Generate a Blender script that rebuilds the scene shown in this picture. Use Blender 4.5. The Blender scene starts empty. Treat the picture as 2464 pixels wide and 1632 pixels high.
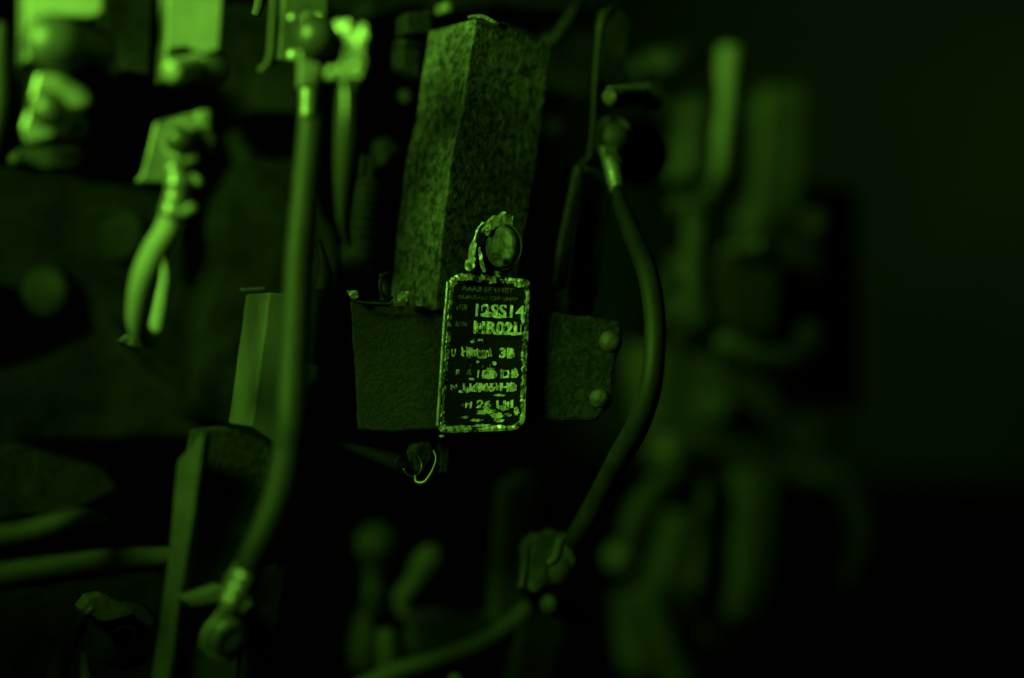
import bpy, bmesh, math, random
from mathutils import Vector, Matrix, noise
random.seed(7)
S = bpy.context.scene
COL = S.collection
# ---------------------------------------------------------------- camera
W, H, FOCAL, SENS = 2464.0, 1632.0, 60.0, 36.0
K = SENS / FOCAL / W            # metres across per pixel per metre of distance
D = 0.6167                      # focus distance
CAM = Vector((0, -D, 0))
cd = bpy.data.cameras.new('camera'); cam = bpy.data.objects.new('camera', cd); COL.objects.link(cam)
cam.location = CAM; cam.rotation_euler = (math.radians(90), 0, 0)
cd.lens = FOCAL; cd.sensor_width = SENS; cd.sensor_fit = 'HORIZONTAL'
cd.clip_start = 0.02; cd.clip_end = 50
cd.dof.use_dof = True; cd.dof.focus_distance = 0.6045; cd.dof.aperture_fstop = 1.8
S.camera = cam
# ---------------------------------------------------------------- world and lamp
w = bpy.data.worlds.new('World'); S.world = w; w.use_nodes = True
w.node_tree.nodes['Background'].inputs[0].default_value = (0.3, 1, 0.1, 1)
w.node_tree.nodes['Background'].inputs[1].default_value = 0.0004
ld = bpy.data.lights.new('green_lamp', 'SPOT'); lo = bpy.data.objects.new('green_lamp', ld); COL.objects.link(lo)
lo.location = (-0.31, -0.31, 0.20); ld.energy = 12.0; ld.spot_size = math.radians(80); ld.spot_blend = 1.0
lo.rotation_euler = (Vector((0.03, 0.05, 0.10)) - lo.location).to_track_quat('-Z', 'Y').to_euler()
ld.color = (0.30, 1.0, 0.062); ld.shadow_soft_size = 0.075
S.view_settings.view_transform = 'Standard'; S.view_settings.look = 'None'
S.view_settings.exposure = 0; S.view_settings.gamma = 1

# ---------------------------------------------------------------- geometry helpers
TH = math.radians(27)
V = Vector((-math.sin(TH), math.cos(TH), 0))      # into the machine
U = Vector((math.cos(TH), math.sin(TH), 0))       # along the machine, to the right
TP = math.radians(36); VP = Vector((-math.sin(TP), math.cos(TP), 0))   # the post is turned a little further
F = Vector((0, 1, 0)); Z = Vector((0, 0, 1))
def ray(px, py): return Vector(((px - W/2) * K, 1, (H/2 - py) * K))
def P(px, py, d): return CAM + ray(px, py) * d
def on(px, py, anc, n):
    A = P(*anc); r = ray(px, py)
    return CAM + r * ((A - CAM).dot(n) / r.dot(n))
def thick(wpx, px, d, a=None):
    a = a or TH; return wpx * K * d / (math.sin(a) + (px - W/2) * K * math.cos(a))
def mesh_from(vs, fs):
    me = bpy.data.meshes.new('m'); me.from_pydata([tuple(v) for v in vs], [], fs); me.validate()
    bm = bmesh.new(); bm.from_mesh(me); bmesh.ops.recalc_face_normals(bm, faces=bm.faces); bm.to_mesh(me); bm.free()
    return me
def jag(poly, step=14, amp=2.0, seed=1):
    rnd = random.Random(seed); out = []
    for i, (x, y) in enumerate(poly):
        x2, y2 = poly[(i + 1) % len(poly)]
        L = math.hypot(x2 - x, y2 - y); n = max(1, int(L / step))
        for j in range(n):
            t = j / n; a = amp if j else amp * .4
            out.append((x + (x2 - x) * t + rnd.uniform(-a, a), y + (y2 - y) * t + rnd.uniform(-a, a)))
    return out
def prism(poly, anc, T, n=None, ext=None, rough=0, cuts=0, rs=120, seed=0):
    n = n or V; ext = ext or n
    a = [on(x, y, anc, n) for x, y in poly]; b = [p + ext * T for p in a]; N = len(a)
    me = mesh_from(a + b, [list(range(N)), list(range(2*N - 1, N - 1, -1))] + [[i, (i+1) % N, N + (i+1) % N, N + i] for i in range(N)])
    if cuts: me = roughen(me, rough, cuts, rs, seed)
    return me
def roughen(me, amp, cuts=4, sc=120, seed=0):
    bm = bmesh.new(); bm.from_mesh(me)
    bmesh.ops.triangulate(bm, faces=[f for f in bm.faces if len(f.verts) > 4])
    bmesh.ops.subdivide_edges(bm, edges=bm.edges, cuts=cuts, use_grid_fill=True)
    bm.normal_update()
    for v in bm.verts:
        q = v.co * sc + Vector((seed * 3.1, seed * 1.7, 0))
        v.co += (noise.noise_vector(q) * .7 + v.normal * noise.noise(q * 2.3) * .6) * amp
    bm.to_mesh(me); bm.free(); return me
def catmull(pts, sub):
    out = []
    n = len(pts)
    for i in range(n - 1):
        p0, p1, p2, p3 = pts[max(i-1, 0)], pts[i], pts[i+1], pts[min(i+2, n-1)]
        for j in range(sub):
            t = j / sub
            out.append(tuple(.5 * ((2*b) + (c-a)*t + (2*a - 5*b + 4*c - d)*t*t + (3*b - a - 3*c + d)*t**3) for a, b, c, d in zip(p0, p1, p2, p3)))
    out.append(tuple(pts[-1])); return out
def tube3(pts, rad, seg=16, cap=True, flat=1.0):
    n = len(pts); vs = []; fs = []
    t0 = (pts[1] - pts[0]).normalized()
    nor = t0.cross(F); nor = nor.normalized() if nor.length > 1e-4 else t0.cross(Z).normalized()
    ring = []
    for i, p in enumerate(pts):
        t = (pts[min(i+1, n-1)] - pts[max(i-1, 0)]).normalized()
        nor = (nor - t * nor.dot(t)).normalized(); bi = t.cross(nor)
        ring.append((p, t, nor.copy(), bi, rad[i]))
    if cap:
        p, t, a, b, r = ring[0]
        pre = [(p - t * r * .45, t, a, b, r * .55), (p - t * r * .28, t, a, b, r * .86)]
        p, t, a, b, r = ring[-1]
        post = [(p + t * r * .28, t, a, b, r * .86), (p + t * r * .45, t, a, b, r * .55)]
        ring = pre + ring + post
    for p, t, a, b, r in ring:
        for k in range(seg):
            th = 2 * math.pi * k / seg
            vs.append(p + a * r * math.cos(th) + b * r * flat * math.sin(th))
    m = len(ring)
    for i in range(m - 1):
        for k in range(seg):
            k2 = (k + 1) % seg
            fs.append([i*seg + k, i*seg + k2, (i+1)*seg + k2, (i+1)*seg + k])
    fs.append(list(range(seg))[::-1]); fs.append([(m-1)*seg + k for k in range(seg)])
    me = mesh_from(vs, fs); smooth(me); return me
def smooth(me):
    for p in me.polygons: p.use_smooth = len(p.vertices) <= 4
def tube(pts, seg=18, sub=8, flat=1.0, wob=0):
    q = catmull(pts, sub)
    c = [P(x, y, d) for x, y, d, r in q]; r = [rr * K * d for x, y, d, rr in q]
    if wob:
        r = [v * (1 + wob * noise.noise(Vector((i * .37, v * 900, 0)))) for i, v in enumerate(r)]
    return tube3(c, r, seg, True, flat)
def lathe(prof, c, axis, seg=24, sm=True, spin=0):
    axis = axis.normalized(); a = axis.cross(Z).normalized() if abs(axis.z) < .95 else axis.cross(F).normalized(); b = axis.cross(a)
    vs = []; fs = []
    for r, h in prof:
        for k in range(seg):
            th = 2 * math.pi * k / seg + spin
            vs.append(c + axis * h + a * r * math.cos(th) + b * r * math.sin(th))
    m = len(prof)
    for i in range(m - 1):
        for k in range(seg):
            k2 = (k + 1) % seg
            fs.append([i*seg + k, i*seg + k2, (i+1)*seg + k2, (i+1)*seg + k])
    fs.append(list(range(seg))[::-1]); fs.append([(m-1)*seg + k for k in range(seg)])
    me = mesh_from(vs, fs)
    if sm: smooth(me)
    return me
def px(r, d): return r * K * d
def dome(x, y, d, r, axis, h=.6, skirt=.5, seg=28):
    R = px(r, d)
    prof = [(R * .98, -R * skirt), (R, 0)] + [(R * math.cos(t), R * h * math.sin(t)) for t in [i * math.pi / 2 / 8 for i in range(1, 8)]] + [(R * .04, R * h)]
    return lathe(prof, P(x, y, d), axis, seg)
def hexnut(x, y, d, r, axis, h=.8, spin=0):
    R = px(r, d)
    return lathe([(R * .92, 0), (R, R * .08), (R, R * h * .88), (R * .86, R * h)], P(x, y, d), axis, 6, False, spin)
def washer(x, y, d, r, axis, h=.12, hole=0):
    R = px(r, d)
    prof = [(R * .95, 0), (R, R * h * .3), (R, R * h * .8), (R * .95, R * h)]
    return lathe(prof, P(x, y, d), axis, 32)
def torus(c, R, r, axis, a0=0, a1=2*math.pi, n=40, sx=1.0, seg=10):
    axis = axis.normalized(); a = axis.cross(Z).normalized(); b = axis.cross(a)
    pts = [c + a * R * sx * math.cos(t) + b * R * math.sin(t) for t in [a0 + (a1 - a0) * i / n for i in range(n + 1)]]
    return tube3(pts, [r] * len(pts), seg)
def helix(p0, p1, R, r, turns, seg=8, per=18, R2=None):
    ax = (p1 - p0); L = ax.length; ax.normalize(); a = ax.cross(F).normalized(); b = ax.cross(a)
    n = int(turns * per); pts = []
    for i in range(n + 1):
        t = i / n; th = t * turns * 2 * math.pi; RR = R + ((R2 or R) - R) * t
        pts.append(p0 + ax * L * t + (a * math.cos(th) + b * math.sin(th)) * RR)
    return tube3(pts, [r] * len(pts), seg)
def join(*ms):
    vs = []; fs = []; sm = []
    for m in ms:
        o = len(vs); vs += [tuple(v.co) for v in m.vertices]
        for p in m.polygons: fs.append([o + i for i in p.vertices]); sm.append(p.use_smooth)
        bpy.data.meshes.remove(m)
    me = bpy.data.meshes.new('m'); me.from_pydata(vs, [], fs)
    for p, s in zip(me.polygons, sm): p.use_smooth = s
    return me

# ---------------------------------------------------------------- materials
MATS = {}
def mat(name, dark, light, rough=.6, metal=0.0, scale=150, lo=.35, hi=.7, bump=.3, bscale=None, bdist=.0006, spec=.4, tint=None, stretch=(1, 1, 1), fleck=0):
    m = bpy.data.materials.new(name); m.use_nodes = True; nt = m.node_tree; N = nt.nodes; L = nt.links
    bs = N['Principled BSDF']
    tc = N.new('ShaderNodeTexCoord'); mp = N.new('ShaderNodeMapping'); mp.inputs['Scale'].default_value = stretch
    L.new(tc.outputs['Object'], mp.inputs['Vector'])
    n1 = N.new('ShaderNodeTexNoise'); n1.inputs['Scale'].default_value = scale; n1.inputs['Detail'].default_value = 7; n1.inputs['Roughness'].default_value = .68
    L.new(mp.outputs[0], n1.inputs['Vector'])
    cr = N.new('ShaderNodeValToRGB'); cr.color_ramp.elements[0].position = lo; cr.color_ramp.elements[1].position = hi
    t = tint or (1, 1, 1)
    cr.color_ramp.elements[0].color = (dark * t[0], dark * t[1], dark * t[2], 1)
    cr.color_ramp.elements[1].color = (light * t[0], light * t[1], light * t[2], 1)
    L.new(n1.outputs['Fac'], cr.inputs[0])
    n3 = N.new('ShaderNodeTexNoise'); n3.inputs['Scale'].default_value = scale * .17; n3.inputs['Detail'].default_value = 3
    L.new(mp.outputs[0], n3.inputs['Vector'])
    mr = N.new('ShaderNodeMapRange'); mr.inputs[1].default_value = .3; mr.inputs[2].default_value = .7; mr.inputs[3].default_value = .6; mr.inputs[4].default_value = 1.25
    L.new(n3.outputs['Fac'], mr.inputs[0])
    mx = N.new('ShaderNodeMix'); mx.data_type = 'RGBA'; mx.blend_type = 'MULTIPLY'; mx.inputs['Factor'].default_value = 1
    L.new(cr.outputs[0], mx.inputs['A']); L.new(mr.outputs[0], mx.inputs['B'])
    L.new(mx.outputs['Result'], bs.inputs['Base Color'])
    bs.inputs['Metallic'].default_value = metal; bs.inputs['Specular IOR Level'].default_value = spec
    rr = N.new('ShaderNodeMapRange'); rr.inputs[3].default_value = max(.05, rough - .15); rr.inputs[4].default_value = min(1, rough + .15)
    L.new(n1.outputs['Fac'], rr.inputs[0]); L.new(rr.outputs[0], bs.inputs['Roughness'])
    n2 = N.new('ShaderNodeTexNoise'); n2.inputs['Scale'].default_value = bscale or scale * 2; n2.inputs['Detail'].default_value = 5
    L.new(mp.outputs[0], n2.inputs['Vector'])
    b = N.new('ShaderNodeBump'); b.inputs['Strength'].default_value = bump; b.inputs['Distance'].default_value = bdist
    L.new(n2.outputs['Fac'], b.inputs['Height']); L.new(b.outputs[0], bs.inputs['Normal'])
    MATS[name] = m; return m
CAST = mat('dark_cast_iron', .012, .046, .62, 0, 380, .38, .75, .8, 520, .0007, .25)
POST = mat('dusty_rough_iron', .02, .2, .6, 0, 330, .38, .68, .9, 620, .0006, .35)
BLK = mat('pitted_black_iron', .003, .03, .6, 0, 520, .42, .78, .7, 900, .0003, .3)
STEEL = mat('dull_plated_steel', .2, .42, .42, .55, 90, .3, .7, .35, 260, .0006, .5)
PALE = mat('pale_plated_strip', .13, .23, .45, .1, 60, .3, .7, .25, 160, .0006, .5)
BRIGHT = mat('tinned_metal', .4, .7, .38, .5, 140, .3, .65, .4, 300, .0006, .5)
DARKBOLT = mat('blackened_bolt', .035, .08, .42, .2, 150, .3, .7, .3, 260, .0004, .6)
MIDBOLT = mat('oily_bolt', .07, .15, .5, .2, 130, .3, .7, .35, 260, .0005, .6)
RUBBER = mat('grey_rubber_sheath', .022, .038, .62, 0, 90, .3, .7, .25, 420, .0004, .35)
RUBPALE = mat('pale_rubber_sheath', .26, .34, .6, 0, 90, .3, .7, .25, 420, .0004, .35)
RUBDARK = mat('dark_rubber_sheath', .06, .09, .6, 0, 90, .3, .7, .25, 420, .0004, .35)
DIM = mat('dull_painted_iron', .05, .1, .65, 0, 60, .3, .7, .5, 160, .0008, .25)
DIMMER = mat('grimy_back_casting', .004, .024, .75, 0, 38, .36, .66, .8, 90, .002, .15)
BARM = mat('worn_painted_bar', .1, .17, .6, 0, 60, .3, .7, .35, 260, .0006, .3, stretch=(1, 1, .4))
WALLM = mat('dark_matt_wall', .11, .14, .9, 0, 12, .3, .7, .1, 60, .0008, .1)
OLDWIRE = mat('blackened_spring_wire', .012, .03, .6, 0, 200, .3, .7, .2, 400, .0002, .2)
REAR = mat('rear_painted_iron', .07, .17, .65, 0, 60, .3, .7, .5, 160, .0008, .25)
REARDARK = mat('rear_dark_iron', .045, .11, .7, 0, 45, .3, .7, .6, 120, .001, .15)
CAST2 = mat('greasy_cast_bolt', .02, .055, .6, 0, 260, .35, .7, .8, 420, .0007, .4)
RUBBLACK = mat('black_rubber_sheath', .011, .021, .6, 0, 90, .3, .7, .25, 420, .0004, .3)
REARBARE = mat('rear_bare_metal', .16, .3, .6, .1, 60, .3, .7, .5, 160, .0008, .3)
SHADEBOARD = mat('shade_black_board', .006, .01, .9, 0, 30, .3, .7, .2, 90, .0006, .03)  # near-black colour that stands in for deep shade
SCREW = mat('scratched_screw', .05, .2, .5, .25, 260, .35, .62, .9, 380, .0007, .4)
WIRE = mat('spring_wire', .06, .14, .38, .7, 200, .3, .7, .2, 400, .0002, .6)
PLATE = mat('black_enamel', .003, .009, .65, 0, 500, .35, .7, .5, 700, .0004, .08)
def wear_mat(name, dark, bright, scale, lo, hi, metal=.4, rough=.32):
    m = mat(name, dark, bright, rough, metal, scale, lo, hi, .7, scale * 1.6, .0004, .6, stretch=(1, 1, .55)); return m
RIMW = wear_mat('worn_bare_rim', .03, .75, 420, .42, .55)
TEXTW = wear_mat('worn_raised_metal', .12, 1.0, 560, .36, .52, .5, .36)
FAINT = wear_mat('paint_filled_lettering', .02, .2, 420, .45, .65, 0, .5)

# ---------------------------------------------------------------- object helpers
def obj(name, me, m, parent=None, bevel=0, seg=2):
    me.name = name
    o = bpy.data.objects.new(name, me); COL.objects.link(o)
    me.materials.clear(); me.materials.append(m)
    if parent is not None:
        org = parent['_w'] if '_w' in parent else None
        wv = Vector(org); o.parent = parent; o.location = (0, 0, 0)
        if parent.type == 'MESH': wv = Vector(parent['_w'])
        me.transform(Matrix.Translation(-wv)); o['_w'] = tuple(wv)
    else:
        lo_ = Vector((min(v.co.x for v in me.vertices), min(v.co.y for v in me.vertices), min(v.co.z for v in me.vertices)))
        hi_ = Vector((max(v.co.x for v in me.vertices), max(v.co.y for v in me.vertices), max(v.co.z for v in me.vertices)))
        c = (lo_ + hi_) / 2; c.z = lo_.z
        me.transform(Matrix.Translation(-c)); o.location = c; o['_w'] = tuple(c)
    if bevel:
        b = o.modifiers.new('bevel', 'BEVEL'); b.width = bevel; b.segments = seg; b.limit_method = 'ANGLE'; b.angle_limit = math.radians(35)
        b.harden_normals = False
    return o
def tag(o, label, cat, group=None, kind=None):
    if label: o['label'] = label
    if cat: o['category'] = cat
    if group: o['group'] = group
    if kind: o['kind'] = kind
    return o
def thing(name, label, cat, x, y, d, group=None):
    o = bpy.data.objects.new(name, None); COL.objects.link(o); o.empty_display_size = .01
    c = P(x, y, d); o.location = c; o['_w'] = tuple(c); return tag(o, label, cat, group)
OUT = -V                         # toward the viewer out of the machine front
OUTL = Vector((-.25, -.95, .05)); OUTR = Vector((.55, -.83, .02))

#==BODY==
# ================================================================ setting
wall_poly = [(1380, -1500), (4200, -1500), (4200, 1190), (2300, 1150), (1380, 1060)]
tag(obj('wall', prism(wall_poly, (2000, 400, 2.0), .03, F), WALLM), 'dark flat wall far behind the machine, right of the picture', None, kind='structure')

# ================================================================ back castings (left)
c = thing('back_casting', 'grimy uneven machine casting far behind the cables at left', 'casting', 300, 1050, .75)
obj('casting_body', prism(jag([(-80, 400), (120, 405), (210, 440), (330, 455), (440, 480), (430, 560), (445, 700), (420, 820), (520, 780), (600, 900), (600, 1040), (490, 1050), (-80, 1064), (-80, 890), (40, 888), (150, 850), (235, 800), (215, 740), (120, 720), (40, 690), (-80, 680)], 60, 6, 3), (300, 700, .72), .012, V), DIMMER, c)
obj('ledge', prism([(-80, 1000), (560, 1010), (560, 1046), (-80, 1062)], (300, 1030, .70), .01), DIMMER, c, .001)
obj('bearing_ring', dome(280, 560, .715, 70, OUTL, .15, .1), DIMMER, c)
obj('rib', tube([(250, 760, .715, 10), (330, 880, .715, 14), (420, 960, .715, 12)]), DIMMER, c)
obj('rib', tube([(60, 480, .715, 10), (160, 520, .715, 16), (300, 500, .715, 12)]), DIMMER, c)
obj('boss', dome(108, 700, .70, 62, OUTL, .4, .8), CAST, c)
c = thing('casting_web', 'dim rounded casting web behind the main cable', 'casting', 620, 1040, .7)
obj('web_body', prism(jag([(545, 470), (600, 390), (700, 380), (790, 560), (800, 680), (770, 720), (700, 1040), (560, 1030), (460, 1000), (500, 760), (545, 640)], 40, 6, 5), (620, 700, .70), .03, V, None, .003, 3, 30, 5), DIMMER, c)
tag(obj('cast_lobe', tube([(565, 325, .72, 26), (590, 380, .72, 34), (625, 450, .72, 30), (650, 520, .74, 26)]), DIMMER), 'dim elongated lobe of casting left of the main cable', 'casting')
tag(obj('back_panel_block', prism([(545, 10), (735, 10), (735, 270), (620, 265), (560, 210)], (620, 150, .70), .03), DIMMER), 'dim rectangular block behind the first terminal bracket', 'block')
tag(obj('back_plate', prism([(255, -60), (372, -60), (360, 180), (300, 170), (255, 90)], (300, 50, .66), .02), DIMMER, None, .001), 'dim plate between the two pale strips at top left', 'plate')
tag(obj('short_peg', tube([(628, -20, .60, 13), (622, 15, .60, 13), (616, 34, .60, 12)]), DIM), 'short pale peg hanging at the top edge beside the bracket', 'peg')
tag(obj('shade_board', prism([(1530, 420), (2066, 452), (2070, 985), (1505, 1000)], (1800, 700, .95), .012, F), SHADEBOARD, None, .002), 'flat black board added to stand in for shade behind the far right relay', 'board')  # added sheet: hides the lit wall so the gaps read as shadow
# pale strip with large bolt
t = thing('terminal_strip', 'brightest pale terminal strip in the top left corner', 'terminal strip', 140, 150, .5370, 'pale terminal strips at top left')
obj('strip', prism([(62, -80), (250, -80), (248, 30), (222, 42), (150, 40), (100, 60), (80, 140), (60, 150)], (140, 20, .5270), thick(22, 100, .5270), F, V), PALE, t, .001)
t = thing('large_stud', 'large blurred dark bolt over the corner terminal strip', 'bolt', 150, 130, .5170)
obj('bolt_head', dome(128, 100, .5120, 68, Vector((.1, -.98, .05)), .6, .9), DARKBOLT, t)
obj('bolt_shank', tube([(150, 95, .5270, 50), (245, 115, .5450, 44)]), DARKBOLT, t)
t = thing('cable_lug', 'large blurred cable lug under the corner bolt', 'cable lug', 120, 400, .5270)
obj('ring_tongue', prism(jag([(88, 175), (150, 180), (205, 210), (222, 240), (205, 262), (150, 262), (130, 330), (62, 345), (48, 310), (70, 240)], 30, 4, 4), (120, 250, .5270), .004, Vector((-.2, .98, 0))), STEEL, t, .001)
obj('bolt_head', dome(112, 262, .5170, 46, Vector((-.1, -.98, .1)), .7, .6), DARKBOLT, t)
obj('nut', dome(175, 300, .5420, 40, Vector((.5, -.8, 0)), .4, .6), DARKBOLT, t)
obj('foot', prism([(55, 350), (205, 352), (200, 400), (110, 408), (40, 380)], (120, 380, .5370), .02), DIM, t, .002)
obj('cable_stub', tube([(60, 160, .5370, 22), (75, 230, .5370, 24), (80, 330, .5370, 28), (75, 390, .5470, 26)]), RUBBER, t)
tag(obj('edge_cable', tube([(2, 60, .5270, 12), (-2, 150, .5270, 22), (0, 230, .5270, 20), (-14, 330, .5270, 18), (-40, 430, .5270, 18)]), RUBBER), 'pale cable cut by the left edge of the picture', 'cable')

# second pale strip, stud and nut
t = thing('terminal_strip', 'pale flat terminal strip standing right of the corner strip', 'terminal strip', 440, 190, .5440, 'pale terminal strips at top left')
obj('strip', prism([(405, -70), (540, -70), (528, 120), (492, 132), (450, 112), (408, 120), (394, 196)], (440, 50, .5440), thick(24, 440, .5440), F, V), PALE, t, .0012)
t = thing('threaded_stud', 'threaded stud with a rounded nut under the second pale strip', 'bolt', 460, 170, .5340)
p0, p1 = P(415, 172, .5290), P(490, 158, .5540)
obj('stud_core', tube3([p0, p1], [px(32, .48)] * 2, 20), STEEL, t)
obj('thread', helix(p0, p1, px(32, .48), px(3.4, .48), 7), STEEL, t)
obj('nut', dome(515, 160, .5490, 44, Vector((.6, -.8, 0)), .6, .9), DARKBOLT, t)
# second lug with hex bolt
t = thing('cable_terminal', 'bolted terminal above the looped cable', 'terminal', 420, 560, .5400)
obj('lug_plate', prism([(372, 292), (470, 268), (508, 262), (505, 330), (470, 400), (432, 428), (400, 438), (322, 440), (340, 418), (358, 350)], (420, 350, .5450), .0025, Vector((-.12, .99, 0))), STEEL, t, .0008)
obj('washer', washer(428, 335, .5400, 50, Vector((-.3, -.95, .05))), MIDBOLT, t)
obj('bolt_head', dome(430, 335, .5350, 36, Vector((-.1, -.98, .05)), .8, .5), DARKBOLT, t)
obj('nut', hexnut(478, 345, .5450, 42, Vector((.25, -.95, -.05)), .7, .3), DARKBOLT, t, .0006)
obj('upturned_tab', prism([(476, 268), (502, 264), (504, 296), (490, 310), (474, 290)], (490, 285, .5320), .003), BRIGHT, t, .0008)
obj('crimp_barrel', tube([(420, 400, .5400, 24), (428, 440, .5400, 30), (420, 500, .5400, 29), (410, 545, .5400, 30)], wob=.25), STEEL, t)
obj('crimp_band', tube([(419, 496, .5380, 32), (416, 514, .5380, 33)]), STEEL, t)
obj('clamp_screw', tube([(440, 512, .5350, 11), (462, 500, .5300, 12)], 10), STEEL, t)
obj('clamp_screw', tube([(466, 425, .5400, 9), (480, 440, .5350, 10)], 10), STEEL, t)
obj('crushed_edge', prism(jag([(448, 378), (470, 372), (476, 388), (450, 396)], 8, 3, 9), (460, 385, .5350), .003), STEEL, t, .0005)
t = thing('looped_cable', 'pale cable hanging in a loop under the left bolted terminal', 'cable', 340, 830, .5480)
obj('sheath', tube([(412, 530, .5400, 31), (400, 560, .5400, 31), (372, 605, .5400, 31), (350, 655, .5400, 30), (337, 710, .5430, 29), (332, 765, .5480, 27), (338, 798, .553, 25), (354, 818, .558, 22), (372, 802, .563, 21), (382, 762, .565, 20), (390, 715, .568, 18), (397, 670, .573, 16), (394, 630, .578, 13), (384, 580, .583, 10)]), RUBPALE, t)
obj('frayed_end', prism(jag([(290, 822), (320, 805), (350, 806), (372, 828), (340, 838)], 10, 4, 3), (335, 820, .5780), .008, V, None, .001, 1, 200), RUBDARK, t)

# ================================================================ main cable and its bracket
t = thing('terminal_bracket', 'bent sheet bracket carrying the sooty domed bolt', 'bracket', 690, 180, .5680)
obj('back_plate', prism([(688, -60), (790, -60), (790, 128), (740, 150), (712, 152), (672, 142)], (730, 50, .5650), .004), STEEL, t, .0006)
obj('bent_flange', tube([(662, -40, .5530, 8), (655, 60, .5530, 8), (652, 120, .5530, 8), (644, 152, .5530, 8), (628, 170, .5530, 9)], 12, 8, 1.0), DIM, t)
obj('web_plate', prism([(655, -60), (690, -60), (680, 145), (650, 160)], (670, 50, .5700), .003), DIM, t, .0006)
obj('rivet', dome(702, 42, .5530, 11, OUTL, .6, .4, 14), STEEL, t)
obj('rivet', dome(703, 132, .5530, 14, OUTL, .6, .4, 14), STEEL, t)
t = thing('domed_bolt', 'large sooty domed bolt clamping the main cable lug', 'bolt', 770, 90, .5500)
obj('washer', washer(752, 85, .5630, 58, Vector((-.45, -.9, 0)), .1), STEEL, t)
obj('head', dome(762, 88, .5500, 54, Vector((.12, -.98, .04)), .95, .5), DARKBOLT, t)
obj('lock_tab', prism([(734, 26), (764, 24), (768, 42), (732, 46)], (750, 35, .5500), .006), STEEL, t, .0012)
t = thing('main_cable', 'thick grey cable running from the domed bolt down to the lower clamp', 'cable', 600, 1380, .5360)
obj('lug', prism([(722, 118), (735, 140), (772, 152), (776, 170), (766, 195), (764, 212), (722, 212), (724, 165)], (745, 170, .5400), .004), STEEL, t, .001)
obj('crimp_barrel', tube([(745, 196, .5510, 22), (744, 206, .5510, 23), (743, 214, .5510, 19), (743, 222, .5510, 22), (741, 280, .5510, 21)], 16, 6), STEEL, t)
obj('sheath', tube([(749, 270, .5540, 32), (749, 300, .5540, 35), (740, 400, .5530, 34), (729, 520, .5520, 35), (720, 620, .5510, 36), (714, 740, .5490, 36), (706, 880, .5460, 38), (700, 1010, .5410, 38), (692, 1090, .5410, 39), (672, 1190, .5390, 39), (642, 1270, .5370, 38), (612, 1330, .5360, 34), (596, 1368, .5360, 30)]), RUBBER, t)
t = thing('lower_clamp', 'crumpled metal clamp gripping the foot of the main cable', 'cable clamp', 570, 1470, .5590)
obj('clamp_wrap', prism(jag([(566, 1355), (575, 1375), (618, 1383), (612, 1408), (598, 1425), (602, 1455), (580, 1474), (545, 1468), (540, 1440), (542, 1395), (552, 1375)], 12, 3, 8), (575, 1410, .5490), .010, Vector((-.1, .99, 0)), None, .0014, 2, 160, 3), STEEL, t)
obj('folded_lip', prism(jag([(596, 1388), (620, 1384), (606, 1415), (585, 1440), (572, 1442), (590, 1415)], 10, 2, 4), (600, 1410, .5430), .003, F, None, .0006, 1, 200), STEEL, t)
obj('crimp_barrel', tube([(596, 1372, .538, 26), (588, 1392, .536, 31), (580, 1404, .536, 26), (574, 1418, .536, 31), (566, 1430, .536, 26), (560, 1446, .536, 30), (554, 1466, .537, 24)], 16, 5), STEEL, t)
obj('clamp_tongue', tube([(548, 1440, .5460, 9), (535, 1468, .5460, 8), (512, 1500, .5460, 9), (492, 1530, .5460, 7), (488, 1560, .5460, 6)], 10, 6), STEEL, t)
t = thing('clamp_bolt', 'round bolt head under the crumpled lower clamp', 'bolt', 545, 1590, .5540)
obj('washer', washer(540, 1535, .5620, 57, Vector((.1, -.99, 0)), .1), MIDBOLT, t)
obj('head', dome(543, 1532, .5540, 50, Vector((-.05, -.99, 0)), .55, .4), MIDBOLT, t)
t = thing('lower_bracket', 'angled iron bracket behind the lower clamp bolt', 'bracket', 500, 1640, .5720)
obj('bracket_plate', prism([(458, 1455), (560, 1450), (580, 1500), (570, 1700), (430, 1700)], (500, 1500, .5720), .004), DIM, t, .0006)
obj('bracket_ledge', prism([(444, 1440), (535, 1412), (560, 1416), (555, 1448), (462, 1462)], (500, 1440, .5570), .02), BARM, t, .001)
tag(obj('dim_bar', prism([(608, 1362), (672, 1358), (694, 1372), (688, 1420), (640, 1700), (575, 1700)], (650, 1450, .58), .012), DIMMER, None, .0015), 'dim upright bar right of the lower clamp', 'bar')

# ================================================================ fork terminal, sleeve, threaded bush
t = thing('fork_terminal', 'bright crumpled fork terminal right of the domed bolt', 'terminal', 850, 190, .5280)
obj('fork', prism(jag([(803, 52), (828, 48), (846, 52), (848, 80), (856, 88), (862, 80), (868, 56), (880, 60), (884, 92), (872, 108), (840, 112), (826, 92)], 9, 2, 2), (845, 80, .5300), .006, Vector((.1, .99, 0)), None, .0007, 1, 260), BRIGHT, t)
obj('clamp_body', prism(jag([(836, 110), (872, 110), (878, 140), (868, 184), (830, 188), (790, 184), (786, 168), (812, 160), (826, 136)], 11, 2, 6), (845, 150, .5260), .009, Vector((-.15, .98, 0)), None, .0011, 2, 220), BRIGHT, t)
obj('clamp_screw', dome(856, 160, .5180, 10, OUTL, .7, .5, 14), BRIGHT, t)
obj('clamp_arm', tube([(815, 172, .5200, 10), (796, 174, .5180, 13)], 12), BRIGHT, t)
t = thing('sleeved_cable', 'thin tapering sleeved cable below the bright fork terminal', 'cable', 830, 560, .5380)
obj('sleeve', tube([(842, 192, .5400, 24), (838, 240, .5400, 28), (836, 320, .5420, 31), (830, 400, .5440, 26), (826, 460, .5460, 20), (824, 530, .5500, 12), (838, 590, .5580, 8)]), RUBBER, t)
obj('bare_strand', tube([(826, 190, .5280, 6), (832, 230, .5260, 8), (830, 300, .5260, 6), (826, 350, .5300, 4)], 10, 6), STEEL, t)
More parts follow.
